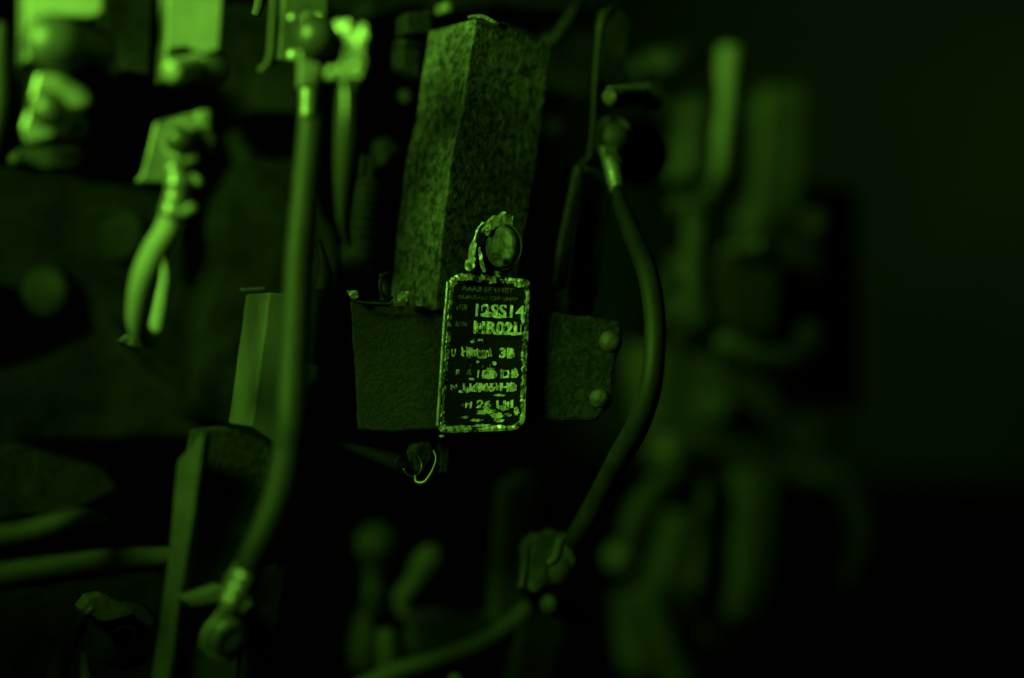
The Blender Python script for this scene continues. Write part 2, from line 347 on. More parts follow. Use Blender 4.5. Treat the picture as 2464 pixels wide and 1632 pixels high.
obj('ferrule', tube([(850, 190, .5280, 13), (852, 216, .5300, 12)], 12), STEEL, t)
t = thing('ribbed_bush', 'dim ribbed round bush left of the iron post', 'bush', 870, 640, .65)
a, b = P(888, 440, .665), P(868, 600, .665)
obj('core', tube3([a, b], [px(33, .66)] * 2, 20), CAST, t)
obj('rib', helix(a, b, px(34, .66), px(5.5, .66), 8, 8, 24), CAST, t)
for (x0, x1) in ((870, 882), (890, 904)):
    obj('prong', prism([(x0, 372), (x1, 372), (x1 - 3, 445), (x0 - 3, 445)], (x0, 400, .66), .004), CAST, t, .0006)
obj('collar', tube([(866, 600, .665, 46), (864, 622, .665, 45)], 24), CAST, t)
obj('foot', prism([(840, 628), (905, 640), (902, 660), (858, 648)], (870, 640, .66), .012), DIMMER, t, .001)
tag(obj('small_hook_block', prism(jag([(920, 335), (935, 330), (950, 345), (966, 364), (948, 368), (935, 390), (918, 398), (916, 365)], 12, 2, 4), (935, 360, .68), .01), CAST, None, .001), 'tiny dim hooked casting left of the iron post', 'block')
tag(obj('small_stop', dome(975, 232, .68, 18, OUTL, .6, .8, 18), CAST), 'tiny dim round knob left of the iron post', 'knob')
t = thing('stacked_bracket', 'dim stepped bracket tucked behind the top of the iron post', 'bracket', 1000, 190, .66)
obj('step', prism([(978, 30), (1040, 24), (1040, 80), (975, 82)], (1000, 50, .65), .01), CAST, t, .001)
obj('step', prism([(972, 88), (1040, 86), (1040, 112), (968, 112)], (1000, 100, .66), .01), CAST, t, .001)
obj('step', prism([(966, 112), (1012, 118), (1010, 188), (966, 162)], (990, 140, .655), .01), CAST, t, .001)

# ================================================================ post and block
t = thing('iron_post', 'leaning square iron post with a mottled dusty left face', 'post', 1150, 740, .61)
fp = [(1143, 44), (1215, 60), (1262, 84), (1335, 108), (1318, 200), (1296, 383), (1262, 566), (1240, 700), (1235, 748), (1046, 748), (1070, 497), (1089, 356), (1112, 268), (1130, 130)]
obj('shaft', prism(jag(fp, 30, 1.6, 11), (1100, 400, .6115), thick(116, 1100, .6115, TP), VP), POST, t, .0009, 3)
obj('top_lip', tube([(1128, 42, .612, 5), (1160, 40, .61, 6), (1190, 54, .60, 5), (1214, 66, .605, 7)], 10, 6), POST, t)
tag(obj('small_nub', prism([(1068, 2), (1092, 0), (1097, 30), (1068, 32)], (1080, 15, .65), .01), STEEL, None, .0015), 'small square pale nub above the iron post', 'stud')
t = thing('cross_block', 'pitted black iron block across the foot of the post, left of the tag', 'block', 960, 1040, .61)
obj('block_body', prism(jag([(842, 722), (880, 736), (940, 738), (1000, 736), (1070, 738), (1240, 760), (1235, 1030), (1060, 1034), (960, 1040), (858, 1036), (854, 920), (846, 790)], 16, 1.8, 21), (960, 880, .6115), .016, Vector((.06, .998, 0)), Vector((.10, .99, -.05))), BLK, t, .0009, 2)
obj('corner_nub', prism(jag([(834, 700), (858, 698), (862, 716), (848, 724)], 8, 1.5, 4), (848, 710, .604), .004, F, None, .0005, 1, 250), STEEL, t)
obj('top_edge', tube([(846, 720, .603, 4), (862, 727, .603, 4), (900, 730, .603, 4), (945, 731, .603, 4)], 8, 4), CAST, t)
obj('nub', prism(jag([(956, 712), (966, 700), (982, 702), (982, 726), (956, 728)], 8, 1.5, 7), (968, 715, .600), .004, F, None, .0006, 1, 250), STEEL, t)
t = thing('hook_ring', 'small curved hook standing on the block beside the post', 'hook', 935, 722, .61)
obj('ring', torus(P(935, 688, .606), px(30, .606), px(5, .606), Vector((.75, -.6, 0)), math.radians(-100), math.radians(110), 24), CAST, t)
obj('stem', tube([(916, 660, .61, 5), (925, 690, .612, 14), (928, 722, .61, 14)], 12), CAST, t)
t = thing('end_block', 'dim blurred block with two bolts, right of the tag', 'block', 1380, 1015, .66)
obj('block_body', prism(jag([(1288, 752), (1320, 748), (1492, 772), (1500, 792), (1494, 840), (1478, 900), (1474, 975), (1440, 1012), (1290, 1018), (1280, 990)], 24, 2.5, 31), (1380, 880, .612), .018, Vector((-.18, .98, 0)).normalized()), CAST, t, .0015)
for i, (x, y, r) in enumerate(((1464, 822, 27), (1438, 958, 24))):
    b = obj('bolt', dome(x + 4, y, .607, r, Vector((-.2, -.97, .05)), .6, .8, 20), CAST2, t)

# ================================================================ tag
TLc, TRc, BLc, BRc = (on(x, y, (1079, 850, .6058), Vector((.12, .992, 0)).normalized()) for x, y in ((1079, 660), (1276, 672), (1053, 1042), (1262, 1036)))
def tg(u, v, h=0):
    p = (TLc * (1-u) + TRc * u) * (1-v) + (BLc * (1-u) + BRc * u) * v
    return p + TN * h
TN = (TRc - TLc).cross(BLc - TLc).normalized()
if TN.y > 0: TN = -TN
def tag_poly(pts, h0, h1):
    a = [tg(u, v, h1) for u, v in pts]; b = [tg(u, v, h0) for u, v in pts]; N = len(a)
    return mesh_from(a + b, [list(range(N)), list(range(2*N-1, N-1, -1))] + [[i, (i+1) % N, N + (i+1) % N, N + i] for i in range(N)])
def rrect(u0, v0, u1, v1, ru, rv, n=6, crn=(1, 1, 1, 1)):
    out = []
    for ci, (cx, cy, a0) in enumerate(((u1-ru, v0+rv, -90), (u1-ru, v1-rv, 0), (u0+ru, v1-rv, 90), (u0+ru, v0+rv, 180))):
        f = crn[ci]
        cx = (u1 - ru*f) if ci in (0, 1) else (u0 + ru*f); cy = (v0 + rv*f) if ci in (0, 3) else (v1 - rv*f)
        for k in range(n + 1):
            a = math.radians(a0 + 90 * k / n)
            out.append((cx + ru*f*math.cos(a), cy + rv*f*math.sin(a)))
    return out
t = thing('equipment_tag', 'worn black metal tag with raised bright lettering hanging from a screw', 'tag', 1160, 1040, .605)
obj('plate', tag_poly(rrect(0, 0, 1, 1, .15, .075, 6, (.5, 1.2, .6, 1)), -.0026, 0), PLATE, t, .0003)
def rim():
    o = rrect(0, 0, 1, 1, .15, .075, 6, (.5, 1.2, .6, 1)); i = rrect(.085, .045, .925, .955, .10, .05, 6, (.4, 1.1, .5, 1))
    def dens(l):
        q = []
        for k, p in enumerate(l):
            p2 = l[(k+1) % len(l)]; n = max(1, int(math.hypot((p2[0]-p[0]) * .55, p2[1]-p[1]) / .018)) 
            q += [(p, p2, j / n) for j in range(n)]
        return q
    # pair outer and inner corner arcs then straight runs
    O = []; I = []
    n = len(o)
    for k in range(n):
        o1, o2, i1, i2 = o[k], o[(k+1) % n], i[k], i[(k+1) % n]
        m = max(1, int(math.hypot((o2[0]-o1[0]) * .55, o2[1]-o1[1]) / .016))
        for j in range(m):
            s = j / m
            O.append((o1[0] + (o2[0]-o1[0])*s, o1[1] + (o2[1]-o1[1])*s)); I.append((i1[0] + (i2[0]-i1[0])*s, i1[1] + (i2[1]-i1[1])*s))
    rnd = random.Random(5)
    N = len(O); vs = []; fs = []
    for k in range(N):
        (ou, ov), (iu, iv) = O[k], I[k]
        j = rnd.uniform(0, .45)
        iu2, iv2 = iu + (ou - iu) * j, iv + (ov - iv) * j
        mu, mv = (ou + iu2) / 2, (ov + iv2) / 2
        hh = .0007 + rnd.uniform(-.00025, .0003)
        oj = rnd.uniform(-.006, .006)
        vs += [tg(ou + oj, ov + oj * .5, -.0018), tg(ou + oj, ov + oj * .5, hh * .6), tg(mu, mv, hh), tg(iu2, iv2, .0001)]
    for k in range(N):
        k2 = (k + 1) % N
        for a in range(3): fs.append([4*k + a, 4*k + a + 1, 4*k2 + a + 1, 4*k2 + a])
    return mesh_from(vs, fs)
obj('raised_rim', rim(), RIMW, t)
obj('turned_edge', tube3([tg(.005, .05, .0006), tg(-.004, .3, .0006), tg(-.002, .6, .0006), tg(0, .95, .0006)], [.0007] * 4, 8), TEXTW, t)
def text(body, u0, v0, u1, v1, h, m, off=.02, name='raised_lettering', shear=0, wear=0):
    cu = bpy.data.curves.new('t', 'FONT'); cu.body = body; cu.size = 1; cu.extrude = .04; cu.offset = off; cu.resolution_u = 3; cu.bevel_depth = .02; cu.bevel_resolution = 0
    o = bpy.data.objects.new('t', cu); COL.objects.link(o)
    me = bpy.data.meshes.new_from_object(o.evaluated_get(bpy.context.evaluated_depsgraph_get()))
    bpy.data.objects.remove(o)
    xs = [v.co.x for v in me.vertices]; ys = [v.co.y for v in me.vertices]; zs = [v.co.z for v in me.vertices]
    x0, x1, y0, y1, z0, z1 = min(xs), max(xs), min(ys), max(ys), min(zs), max(zs)
    for v in me.vertices:
        a = (v.co.x - x0) / (x1 - x0); b = 1 - (v.co.y - y0) / (y1 - y0); c_ = (v.co.z - z0) / (z1 - z0)
        u = u0 + (u1 - u0) * a + shear * (b - .5); vv = v0 + (v1 - v0) * b
        nz = noise.noise_vector(Vector((u * 30, vv * 60, 0))) * (.006 + wear)
        v.co = tg(u + nz.x, vv + nz.y * .6, -.0002 + c_ * h)
    bm = bmesh.new(); bm.from_mesh(me); bmesh.ops.remove_doubles(bm, verts=bm.verts, dist=1e-7); bmesh.ops.recalc_face_normals(bm, faces=bm.faces); bm.to_mesh(me); bm.free()
    obj(name, me, m, t)
text('AAAB EF VMET', .17, .065, .80, .100, .0003, FAINT)
text('BUREAU OF SHIP', .14, .125, .86, .150, .0003, FAINT)
text('SER', .15, .185, .27, .225, .0004, FAINT)
text('12SS14', .36, .175, .955, .262, .0010, TEXTW, .012, wear=.004)
text('DEN', .13, .295, .26, .325, .0004, FAINT)
text('HR02L', .35, .285, .93, .372, .0010, TEXTW, .02, wear=.006)
text('U', .10, .470, .15, .520, .0006, TEXTW)
text('Hlimmi', .22, .455, .58, .515, .0010, TEXTW, .02, shear=.02, wear=.006)
text('3B', .67, .455, .86, .525, .0008, TEXTW, .03)
text('.', .925, .480, .96, .520, .0008, TEXTW)
text('F', .17, .600, .21, .635, .0006, TEXTW)
text('8', .31, .595, .35, .635, .0004, FAINT)
text('1EB DB', .42, .600, .91, .655, .0009, TEXTW, .02, wear=.008)
text('N', .12, .695, .19, .730, .0005, TEXTW)
text('U4M5 HB', .26, .685, .90, .742, .0009, TEXTW, .02, wear=.01)
text('.', .26, .815, .30, .840, .0004, FAINT)
text('n 26 LH', .30, .795, .86, .850, .0008, TEXTW, .02, wear=.008)
rnd = random.Random(12)
def stroke(u, v, w, h, m=TEXTW):
    z = rnd.uniform(.0005, .0011); k = rnd.uniform(-.006, .006)
    obj('raised_stroke', tag_poly([(u, v), (u + w, v + .002), (u + w * .9 + k, v + h), (u + k, v + h * .97)], -.0002, z), m, t)
for v0, v1, u0, u1, n in ((.185, .255, .34, .93, 4), (.295, .365, .36, .92, 8), (.46, .515, .22, .60, 9), (.60, .655, .44, .90, 12), (.682, .742, .26, .90, 15), (.80, .86, .36, .82, 8)):
    for i in range(n):
        u = rnd.uniform(u0, u1); h = (v1 - v0) * rnd.uniform(.3, .95); stroke(u, v0 + (v1 - v0 - h) * rnd.random(), rnd.uniform(.008, .02), h)
for v0, u0, u1, n in ((.20, .13, .28, 4), (.305, .12, .27, 5), (.61, .12, .40, 4), (.705, .10, .20, 3), (.56, .25, .60, 4), (.40, .30, .50, 3)):
    for i in range(n): stroke(rnd.uniform(u0, u1), v0 + rnd.uniform(0, .01), .01, rnd.uniform(.012, .026), FAINT)
def chip(u, v, ru, rv, m, seed):
    r = random.Random(seed); pts = []
    n = 22
    for k in range(n):
        a = 2 * math.pi * k / n; f = r.uniform(.55, 1.15)
        pts.append((u + ru * f * math.cos(a), v + rv * f * math.sin(a)))
    h = .0005 + r.uniform(0, .0003)
    me = tag_poly(pts, -.0002, h); obj('worn_patch', me, m, t)
CH = [(.52, .245, .10, .018), (.66, .258, .12, .008), (.60, .36, .2, .014), (.84, .365, .08, .012), (.47, .52, .08, .012), (.30, .52, .04, .012), (.80, .49, .05, .028),
      (.55, .64, .07, .02), (.86, .62, .05, .03), (.34, .73, .06, .022), (.48, .72, .12, .02), (.82, .71, .06, .032), (.55, .87, .12, .02), (.68, .90, .09, .022), (.74, .85, .06, .02),
      (.62, .56, .03, .015), (.42, .55, .02, .012), (.57, .595, .05, .01), (.93, .27, .03, .03), (.62, .01, .10, .010), (.86, .045, .07, .018), (.40, .022, .14, .016), (.90, .87, .035, .03),
      (.10, .99, .06, .010), (.25, .965, .08, .012), (.5, .96, .13, .010), (.05, 1.02, .035, .008), (.35, .42, .03, .012), (.44, .41, .04, .01)]
CH += [(.30, .905, .06, .01), (.45, .925, .08, .01), (.70, .93, .07, .012), (.80, .895, .05, .014), (.24, .74, .03, .01), (.70, .765, .08, .008), (.36, .66, .04, .01)]
for i, (u, v, ru, rv) in enumerate(CH): chip(u, v, ru, rv, RIMW if i % 3 == 2 else TEXTW, i + 3)
# eyelet of the tag, folded round the screw
dq = .601
obj('eyelet', prism(jag([(1128, 652), (1134, 620), (1146, 585), (1160, 552), (1175, 536), (1205, 528), (1238, 548), (1248, 590), (1240, 640), (1215, 664), (1185, 668), (1150, 664)], 14, 2.5, 6), (1190, 600, dq + .0045), .0015, F, None, .0003, 1, 300), PLATE, t)
obj('worn_fold', prism(jag([(1120, 644), (1126, 616), (1134, 586), (1141, 576), (1147, 586), (1143, 612), (1141, 644), (1130, 652)], 6, 2.6, 8), (1130, 620, dq), .002, F, None, .0005, 1, 300), TEXTW, t)
obj('worn_fold', prism(jag([(1152, 596), (1157, 596), (1161, 625), (1170, 652), (1162, 656), (1154, 630)], 7, 1.4, 9), (1158, 620, dq), .002, F, None, .0005, 1, 300), TEXTW, t)
obj('worn_fold', tube([(1141, 582, dq, 3), (1147, 560, dq, 3.5), (1152, 548, dq, 2.5), (1163, 536, dq, 3)], 8, 5, 1, .5), TEXTW, t)
obj('torn_crown', prism(jag([(1164, 550), (1178, 532), (1192, 518), (1206, 516), (1215, 509), (1223, 519), (1238, 521), (1233, 534), (1228, 546), (1212, 545), (1200, 544), (1190, 553), (1178, 566)], 4.5, 3.2, 10), (1200, 535, dq - .001), .0035, Vector((-.3, .95, 0)), None, .0008, 1, 420), TEXTW, t)
for i, (x, y) in enumerate(((1150, 672), (1168, 668), (1185, 676), (1196, 660), (1130, 668), (1110, 668))):
    obj('worn_patch', prism(jag([(x-9, y-8), (x+9, y-7), (x+10, y+6), (x-8, y+7)], 5, 3.5, i + 40), (x, y, dq), .0015, F), RIMW, t)
t = thing('slotted_screw', 'round screw head holding the worn tag by its eyelet', 'screw', 1207, 640, .60)
R = px(50, .598)
obj('head', lathe([(R * .9, -.004), (R, 0), (R * .97, .0012), (R * .86, .0017), (R * .4, .0019), (R * .05, .002)], P(1208, 594, .6), Vector((-.70, -.71, .05)), 30), SCREW, t)
obj('slot_bar', prism(jag([(1180, 606), (1206, 612), (1208, 622), (1190, 626), (1180, 618)], 8, 1, 3), (1194, 614, .5925), .001, F), CAST2, t, .0003)
obj('split_ring', torus(P(1213, 594, .601), px(54, .6), px(3, .6), Vector((-.62, -.78, 0)), math.radians(85), math.radians(265), 30), CAST2, t)
# ================================================================ coil spring below the block
t = thing('coil_spring', 'thin coil spring with hooked end hanging below the block', 'spring', 1010, 1165, .61)
obj('coil', helix(P(772, 1052, .63), P(968, 1118, .612), px(4, .62), px(1.6, .62), 38, 6, 10, px(22, .62)), OLDWIRE, t)
obj('end_loop', torus(P(992, 1118, .61), px(30, .61), px(3, .61), Vector((.35, -.9, .3)), math.radians(20), math.radians(290), 30, .8), WIRE, t)
obj('hook', tube([(1044, 1085, .608, 4), (1050, 1105, .607, 5), (1040, 1135, .606, 5), (1022, 1160, .606, 6), (1003, 1160, .607, 6), (1000, 1145, .608, 5)], 10, 8), WIRE, t)
obj('anchor_block', prism([(1000, 1068), (1036, 1062), (1046, 1075), (1042, 1110), (1020, 1142), (1002, 1138), (990, 1090)], (1020, 1100, .617), .006), CAST, t, .0012)
obj('anchor_plate', prism([(1050, 1062), (1082, 1058), (1086, 1090), (1078, 1140), (1058, 1140), (1060, 1100)], (1068, 1100, .622), .003), CAST, t, .0008)

# ================================================================ middle left bars
t = thing('flat_bar', 'worn flat bar standing behind the main cable', 'bar', 620, 1050, .5920)
obj('bar_body', prism(jag([(648, 703), (712, 709), (705, 900), (700, 1085), (670, 1070), (603, 1026)], 40, 1.4, 3), (650, 850, .5970), thick(57, 620, .5970)), BARM, t, .0008)
obj('bar_end', prism([(582, 694), (640, 690), (640, 700), (588, 704)], (610, 698, .6220), .004), BARM, t, .0006)
tag(obj('side_lug', dome(752, 905, .57, 26, OUTR, .4, .8, 20), DIMMER), 'dim rounded lug right of the main cable', 'lug')
tag(obj('cable_fin', tube([(766, 575, .62, 5), (776, 620, .62, 12), (780, 665, .62, 20), (772, 695, .62, 18)]), CAST), 'dim triangular fin behind the main cable', 'fin')
t = thing('channel_bar', 'long angled channel bar at lower left', 'bar', 470, 1640, .5560)
obj('channel_web', prism(jag([(492, 1040), (560, 1030), (646, 1066), (650, 1100), (622, 1290), (600, 1400), (440, 1460), (405, 1700), (398, 1700), (425, 1500), (450, 1350), (472, 1200)], 60, 1.5, 4), (520, 1200, .5690), .018), CAST, t, .0008)
obj('channel_flange', prism(jag([(490, 1038), (470, 1200), (448, 1350), (424, 1500), (402, 1700), (350, 1700), (362, 1632), (382, 1500), (398, 1380), (413, 1250), (426, 1108)], 50, 1.5, 5), (430, 1300, .5610), .004, Vector((.55, .83, 0)).normalized()), DIM, t, .0008)

# ================================================================ lower left
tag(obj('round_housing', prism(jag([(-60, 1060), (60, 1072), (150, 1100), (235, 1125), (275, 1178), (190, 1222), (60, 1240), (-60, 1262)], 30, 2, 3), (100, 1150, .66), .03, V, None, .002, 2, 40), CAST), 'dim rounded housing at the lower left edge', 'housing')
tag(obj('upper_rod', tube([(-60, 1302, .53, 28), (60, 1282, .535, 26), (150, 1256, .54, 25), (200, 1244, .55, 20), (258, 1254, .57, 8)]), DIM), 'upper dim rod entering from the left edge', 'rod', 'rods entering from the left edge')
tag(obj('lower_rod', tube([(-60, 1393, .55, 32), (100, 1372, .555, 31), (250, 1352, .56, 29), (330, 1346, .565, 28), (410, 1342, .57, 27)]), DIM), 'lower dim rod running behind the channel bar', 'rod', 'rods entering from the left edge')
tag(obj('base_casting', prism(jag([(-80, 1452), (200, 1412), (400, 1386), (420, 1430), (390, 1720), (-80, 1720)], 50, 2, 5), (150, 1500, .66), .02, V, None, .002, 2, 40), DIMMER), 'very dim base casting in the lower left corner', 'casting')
t = thing('pivot_boss', 'dim round pivot boss with a washer and arm at lower left', 'pivot', 300, 1610, .5920)
obj('boss', dome(300, 1530, .6020, 82, Vector((.1, -.99, 0)), .3, .5), DIMMER, t)
obj('washer', torus(P(302, 1535, .5870), px(26, .575), px(5, .575), Vector((.2, -.98, 0))), DIMMER, t)
obj('cap', prism(jag([(200, 1470), (218, 1442), (250, 1434), (285, 1448), (316, 1472), (290, 1484), (250, 1494), (215, 1490)], 14, 2, 8), (250, 1460, .5870), .012, V, None, .001, 1, 120), DIM, t)
obj('cap_nub', tube([(208, 1476, .5770, 7), (224, 1464, .5770, 8)], 10), STEEL, t)
obj('arm', tube([(205, 1475, .5820, 14), (180, 1530, .5820, 17), (150, 1580, .5820, 24), (125, 1680, .5820, 28)]), DIMMER, t)
obj('leg', tube([(204, 1572, .5820, 10), (208, 1620, .5820, 14), (215, 1690, .5820, 18)]), DIM, t)

# ================================================================ right-hand terminal group
t = thing('curved_strip', 'thin upright strip with a curled foot, right of the post', 'strip', 1430, 400, .6500)
obj('strip', tube([(1478, 22, .6550, 9), (1458, 34, .6520, 13), (1446, 62, .6500, 11), (1440, 110, .6500, 8), (1433, 190, .6500, 7), (1428, 290, .6500, 7), (1422, 350, .6500, 7), (1416, 382, .6500, 8), (1394, 396, .6500, 8)], 12), CAST, t)
obj('strip_plate', prism([(1450, 24), (1500, 20), (1518, 50), (1512, 120), (1502, 210), (1500, 420), (1420, 395), (1430, 300), (1442, 110)], (1470, 200, .6650), .004), CAST, t, .001)
t = thing('slanted_bar', 'leaning bar between the post and the curved cable', 'bar', 1390, 760, .6300)
obj('bar_body', prism([(1408, 395), (1482, 420), (1458, 560), (1440, 700), (1425, 760), (1366, 752), (1375, 640)], (1400, 500, .6400), .016), CAST, t, .001)
obj('front_flange', prism([(1390, 396), (1412, 400), (1382, 560), (1368, 690), (1352, 702), (1336, 690), (1350, 580)], (1370, 550, .632), .004), CAST, t, .0012)
t = thing('threaded_screw', 'dim threaded screw pointing right beside the curved strip', 'screw', 1500, 270, .6350)
a, b = P(1470, 234, .6300), P(1552, 228, .6650)
obj('screw_core', tube3([a, b], [px(22, .69)] * 2, 16), CAST2, t)
obj('thread', helix(a, b, px(23, .69), px(3.5, .69), 6), CAST2, t)
obj('nut', hexnut(1566, 232, .6600, 36, Vector((.5, -.85, 0)), .6), CAST2, t, .0006)
obj('tip', dome(1472, 234, .6290, 20, Vector((-.7, -.7, 0)), .5, .4, 16), CAST2, t)
t = thing('small_domed_bolt', 'small domed bolt above the curved cable', 'bolt', 1475, 370, .6500)
obj('washer', washer(1472, 330, .6600, 50, Vector((-.1, -.99, 0)), .1), CAST2, t)
obj('head', dome(1478, 331, .6550, 36, Vector((-.1, -.99, .02)), .7, .5), CAST2, t)
obj('back_disc', washer(1530, 370, .6900, 80, Vector((.2, -.98, 0)), .2), DIMMER, t)
t = thing('curved_cable', 'dark cable bowing right from the small domed bolt to the lower terminal', 'cable', 1380, 1310, .5980)
obj('lug', prism([(1450, 350), (1484, 352), (1492, 375), (1500, 395), (1470, 402), (1456, 385)], (1470, 375, .646), .003), STEEL, t, .0008)
obj('crimp_barrel', tube([(1466, 385, .642, 17), (1476, 412, .640, 20), (1484, 450, .638, 19), (1488, 462, .636, 14)], 14, wob=.2), STEEL, t)
obj('sheath', tube([(1486, 455, .636, 14), (1496, 500, .630, 19), (1524, 570, .618, 24), (1556, 650, .604, 26), (1573, 740, .594, 26), (1576, 830, .588, 26), (1566, 930, .587, 28), (1536, 1020, .593, 29), (1492, 1100, .605, 29), (1440, 1200, .622, 28), (1400, 1270, .628, 27), (1378, 1305, .632, 23)]), RUBBLACK, t)
obj('sleeve_bump', tube([(1462, 1150, .622, 18), (1480, 1163, .626, 16), (1490, 1174, .63, 12)], 12), RUBBLACK, t)
t = thing('lower_terminal', 'crumpled terminal at the foot of the curved cable', 'terminal', 1310, 1430, .6450)
obj('terminal_body', prism(jag([(1280, 1285), (1330, 1280), (1385, 1300), (1382, 1345), (1365, 1400), (1310, 1412), (1278, 1420), (1256, 1400), (1262, 1330)], 16, 3, 5), (1320, 1340, .6470), .01, Vector((-.1, .99, 0)), None, .0016, 2, 140), DIM, t)
obj('edge_tab', tube([(1268, 1320, .6370, 8), (1264, 1370, .6370, 8), (1256, 1412, .6370, 12)], 10), CAST2, t)
obj('fold', tube([(1348, 1300, .6350, 12), (1338, 1340, .6350, 12), (1322, 1356, .6350, 10)], 10), DIM, t)
obj('round_nut', dome(1345, 1375, .6470, 36, Vector((.3, -.95, 0)), .6, .6, 20), DIM, t)
t = thing('terminal_bolt', 'pale bolt nub just below the crumpled lower terminal', 'bolt', 1320, 1480, .6450)
obj('head', dome(1322, 1455, .6400, 26, Vector((-.6, -.8, .15)), .7, .8, 20), CAST2, t)
obj('shank', tube([(1325, 1455, .6550, 26), (1365, 1470, .6650, 28), (1402, 1486, .6750, 20)]), DIMMER, t)
t = thing('upright_bars', 'pair of dim upright bars behind the lower terminal', 'bar', 1260, 1500, .70)
obj('bar', prism([(1222, 1170), (1272, 1134), (1294, 1138), (1286, 1250), (1274, 1330), (1262, 1500), (1196, 1500), (1208, 1330)], (1250, 1300, .72), .012), DIM, t, .0015)
obj('bar', prism([(1305, 1180), (1345, 1132), (1362, 1140), (1350, 1210), (1325, 1260), (1290, 1262)], (1320, 1200, .72), .01), DIMMER, t, .0015)
tag(obj('support_stem', prism([(1262, 1470), (1372, 1480), (1366, 1540), (1340, 1580), (1330, 1720), (1235, 1720), (1245, 1560)], (1300, 1550, .70), .015), CAST, None, .002), 'dim stem under the pale bolt nub', 'stem')
tag(obj('lower_cable', tube([(1270, 1462, .70, 22), (1230, 1500, .70, 23), (1150, 1552, .695, 23), (1050, 1590, .69, 24), (960, 1615, .69, 25), (860, 1660, .69, 25)]), RUBDARK), 'dark cable sweeping down left from the lower terminal', 'cable')
tag(obj('fan_plate', prism(jag([(1000, 1480), (1080, 1470), (1160, 1490), (1210, 1470), (1150, 1300), (1205, 1335), (1215, 1500), (1140, 1560), (1010, 1610), (990, 1560)][:4] + [(1215, 1500), (1140, 1570), (1010, 1610), (990, 1560)], 30, 3, 4), (1090, 1530, .72), .012), CAST, None, .002), 'very dim plate above the lower dark cable', 'plate')
t = thing('ball_stud', 'dim ball topped stud left of centre at the bottom', 'stud', 905, 1480, .74)
obj('ball', dome(905, 1310, .74, 56, Vector((-.4, -.9, .2)), .9, .9), CAST, t)
obj('stem', tube([(898, 1340, .74, 32), (900, 1390, .74, 28), (900, 1430, .74, 34), (896, 1470, .74, 26)]), CAST, t)
obj('base', tube([(886, 1480, .75, 30), (880, 1550, .75, 42), (878, 1600, .75, 38)]), CAST, t)
t = thing('angled_link', 'dim angled link right of the ball topped stud', 'link', 975, 1480, .74)
obj('link_arm', tube([(1050, 1335, .74, 32), (1025, 1355, .74, 36), (995, 1405, .74, 26), (968, 1440, .74, 24), (975, 1478, .74, 18)]), DIM, t)
tag(obj('upright_peg', tube([(930, 1525, .72, 24), (934, 1580, .72, 27), (938, 1690, .72, 30)]), DIM), 'dim upright peg at the bottom edge left of centre', 'peg')
tag(obj('bottom_nub', dome(1095, 1640, .64, 24, Vector((-.3, -.9, .3)), .6, .8, 18), CAST2), 'small pale nub cut by the bottom edge', 'bolt')

# ================================================================ top clutter behind the post
tag(obj('curved_lip', tube([(1210, 64, .66, 8), (1262, 84, .665, 9), (1300, 96, .67, 12), (1334, 94, .672, 16), (1354, 70, .675, 16), (1380, 30, .68, 14), (1400, 0, .69, 12)]), CAST), 'thin curved lip passing behind the top of the post', 'strip')
tag(obj('top_casting', prism(jag([(900, -12), (1500, -12), (1480, 0), (1400, 20), (1200, 12), (1060, 20), (960, 22), (890, 40)], 40, 3, 4), (1200, 0, .74), .02, V, None, .002, 1, 60), DIMMER), 'dim uneven casting along the top edge above the post', 'casting')
tag(obj('top_rail', prism(jag([(730, -40), (905, -40), (900, 24), (840, 30), (790, 12), (735, 16)], 30, 3, 5), (800, 0, .8000), .02, V, None, .001, 1, 60), DIMMER), 'dim rail along the top edge over the fork terminal', 'rail')
tag(obj('rear_housing', prism(jag([(1325, 60), (1440, 40), (1440, 215), (1400, 232), (1340, 215), (1318, 190)], 30, 3, 7), (1380, 130, .78), .02, V, None, .001, 1, 60), DIMMER), 'dim housing filling the gap right of the post top', 'housing')
tag(obj('round_stop', dome(1335, 305, .74, 26, OUTL, .5, .8, 18), DIMMER), 'very dim knob right of the iron post', 'knob')

# ================================================================ far right machine
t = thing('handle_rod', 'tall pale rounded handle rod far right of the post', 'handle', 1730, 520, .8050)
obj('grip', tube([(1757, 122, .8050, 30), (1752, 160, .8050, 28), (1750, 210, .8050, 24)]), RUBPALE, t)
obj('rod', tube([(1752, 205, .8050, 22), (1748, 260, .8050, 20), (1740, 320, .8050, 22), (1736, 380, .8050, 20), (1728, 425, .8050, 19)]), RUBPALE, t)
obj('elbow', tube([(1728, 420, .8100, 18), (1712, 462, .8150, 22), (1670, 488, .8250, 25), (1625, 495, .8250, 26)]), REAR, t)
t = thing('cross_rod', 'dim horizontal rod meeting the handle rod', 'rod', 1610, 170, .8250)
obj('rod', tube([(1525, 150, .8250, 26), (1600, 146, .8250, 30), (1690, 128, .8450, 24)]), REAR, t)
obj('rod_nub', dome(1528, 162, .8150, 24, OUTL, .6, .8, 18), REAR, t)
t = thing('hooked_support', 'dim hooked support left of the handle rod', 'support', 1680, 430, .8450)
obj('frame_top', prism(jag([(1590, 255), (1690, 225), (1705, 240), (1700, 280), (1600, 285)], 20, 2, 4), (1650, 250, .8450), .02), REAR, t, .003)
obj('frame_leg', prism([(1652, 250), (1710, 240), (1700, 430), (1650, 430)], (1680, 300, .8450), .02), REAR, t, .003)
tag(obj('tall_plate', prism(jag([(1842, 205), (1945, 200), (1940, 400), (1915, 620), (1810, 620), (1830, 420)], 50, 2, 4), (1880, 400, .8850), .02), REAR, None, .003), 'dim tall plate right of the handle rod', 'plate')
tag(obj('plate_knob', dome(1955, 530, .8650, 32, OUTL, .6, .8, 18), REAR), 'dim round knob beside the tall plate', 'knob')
t = thing('magnet_box', 'large blurred box shaped relay at far right', 'relay', 1800, 890, .8250)
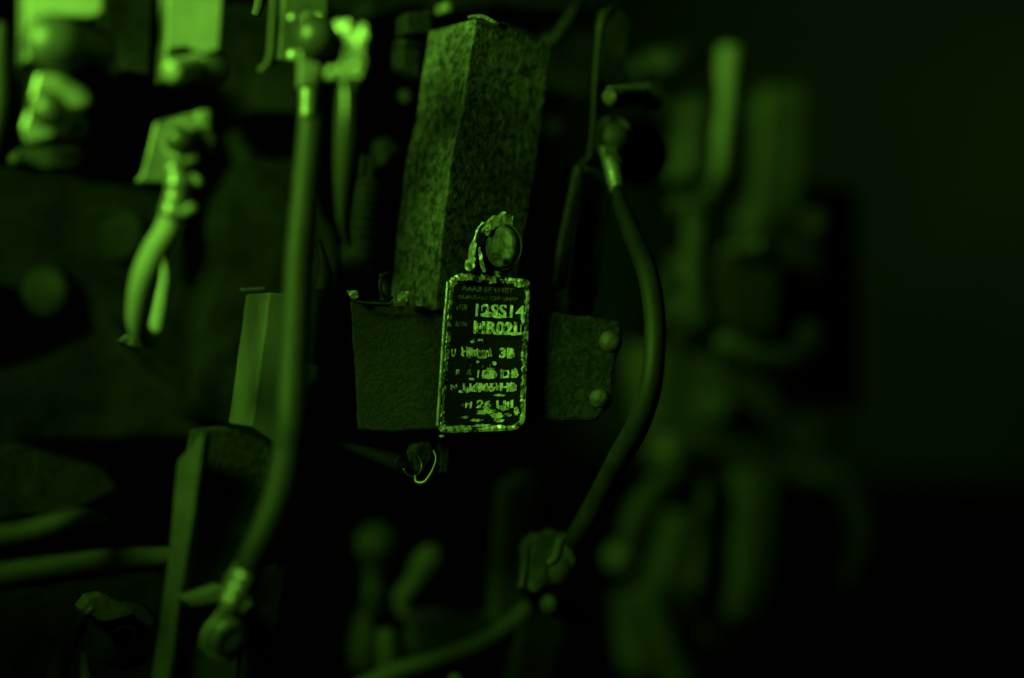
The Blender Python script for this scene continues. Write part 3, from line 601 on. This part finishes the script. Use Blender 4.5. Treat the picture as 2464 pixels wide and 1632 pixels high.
obj('box_body', prism([(1712, 598), (1870, 596), (1885, 640), (1882, 800), (1850, 815), (1690, 790), (1705, 660)], (1780, 700, .8250), .04), REAR, t, .004)
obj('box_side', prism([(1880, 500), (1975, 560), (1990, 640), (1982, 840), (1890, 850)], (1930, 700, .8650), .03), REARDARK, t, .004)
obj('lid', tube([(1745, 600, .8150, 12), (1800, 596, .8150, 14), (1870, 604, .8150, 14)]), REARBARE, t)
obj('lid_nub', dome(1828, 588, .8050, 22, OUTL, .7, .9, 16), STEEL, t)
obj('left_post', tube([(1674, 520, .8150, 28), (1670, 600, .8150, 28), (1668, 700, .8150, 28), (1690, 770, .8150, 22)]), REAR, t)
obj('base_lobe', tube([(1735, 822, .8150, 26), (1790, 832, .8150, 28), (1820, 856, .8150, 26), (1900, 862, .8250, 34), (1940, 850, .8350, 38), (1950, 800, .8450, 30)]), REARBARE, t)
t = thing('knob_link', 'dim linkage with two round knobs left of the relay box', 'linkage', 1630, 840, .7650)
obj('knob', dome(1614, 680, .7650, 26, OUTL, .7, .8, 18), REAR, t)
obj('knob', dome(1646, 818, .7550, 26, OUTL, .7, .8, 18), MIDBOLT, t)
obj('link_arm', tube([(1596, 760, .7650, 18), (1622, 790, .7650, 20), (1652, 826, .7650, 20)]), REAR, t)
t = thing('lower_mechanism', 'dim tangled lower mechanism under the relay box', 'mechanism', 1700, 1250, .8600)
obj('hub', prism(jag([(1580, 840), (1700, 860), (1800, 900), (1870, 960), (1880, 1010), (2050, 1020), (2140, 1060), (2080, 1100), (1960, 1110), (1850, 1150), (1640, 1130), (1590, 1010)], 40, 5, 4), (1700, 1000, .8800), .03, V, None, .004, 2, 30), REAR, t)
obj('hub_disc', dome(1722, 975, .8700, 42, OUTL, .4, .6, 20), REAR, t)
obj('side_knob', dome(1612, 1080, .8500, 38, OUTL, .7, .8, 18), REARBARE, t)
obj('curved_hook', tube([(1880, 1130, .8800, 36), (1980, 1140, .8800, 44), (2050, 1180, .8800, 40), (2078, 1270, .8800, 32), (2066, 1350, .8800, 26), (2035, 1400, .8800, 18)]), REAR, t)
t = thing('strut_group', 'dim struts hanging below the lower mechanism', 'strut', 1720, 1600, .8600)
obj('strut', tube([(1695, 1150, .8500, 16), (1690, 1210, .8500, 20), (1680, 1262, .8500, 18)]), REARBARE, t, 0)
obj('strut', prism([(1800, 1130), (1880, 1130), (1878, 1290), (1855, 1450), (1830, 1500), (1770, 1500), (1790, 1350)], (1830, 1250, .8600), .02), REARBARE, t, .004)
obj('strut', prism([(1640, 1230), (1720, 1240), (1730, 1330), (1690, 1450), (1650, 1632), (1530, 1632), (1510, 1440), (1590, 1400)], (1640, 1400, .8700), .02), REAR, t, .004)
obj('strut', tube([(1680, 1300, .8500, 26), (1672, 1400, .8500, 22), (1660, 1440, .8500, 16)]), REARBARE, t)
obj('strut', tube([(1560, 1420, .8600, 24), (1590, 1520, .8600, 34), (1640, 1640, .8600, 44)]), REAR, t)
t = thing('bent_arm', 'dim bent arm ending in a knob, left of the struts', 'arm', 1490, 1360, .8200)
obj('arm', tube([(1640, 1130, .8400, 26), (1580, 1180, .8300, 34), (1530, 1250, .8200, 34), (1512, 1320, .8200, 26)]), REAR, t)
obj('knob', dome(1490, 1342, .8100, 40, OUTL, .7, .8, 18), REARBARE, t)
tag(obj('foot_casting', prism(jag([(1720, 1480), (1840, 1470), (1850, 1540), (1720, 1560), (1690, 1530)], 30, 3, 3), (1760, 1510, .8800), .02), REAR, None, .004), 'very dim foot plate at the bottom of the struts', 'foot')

for o in bpy.data.objects:
    if '_w' in o: del o['_w']
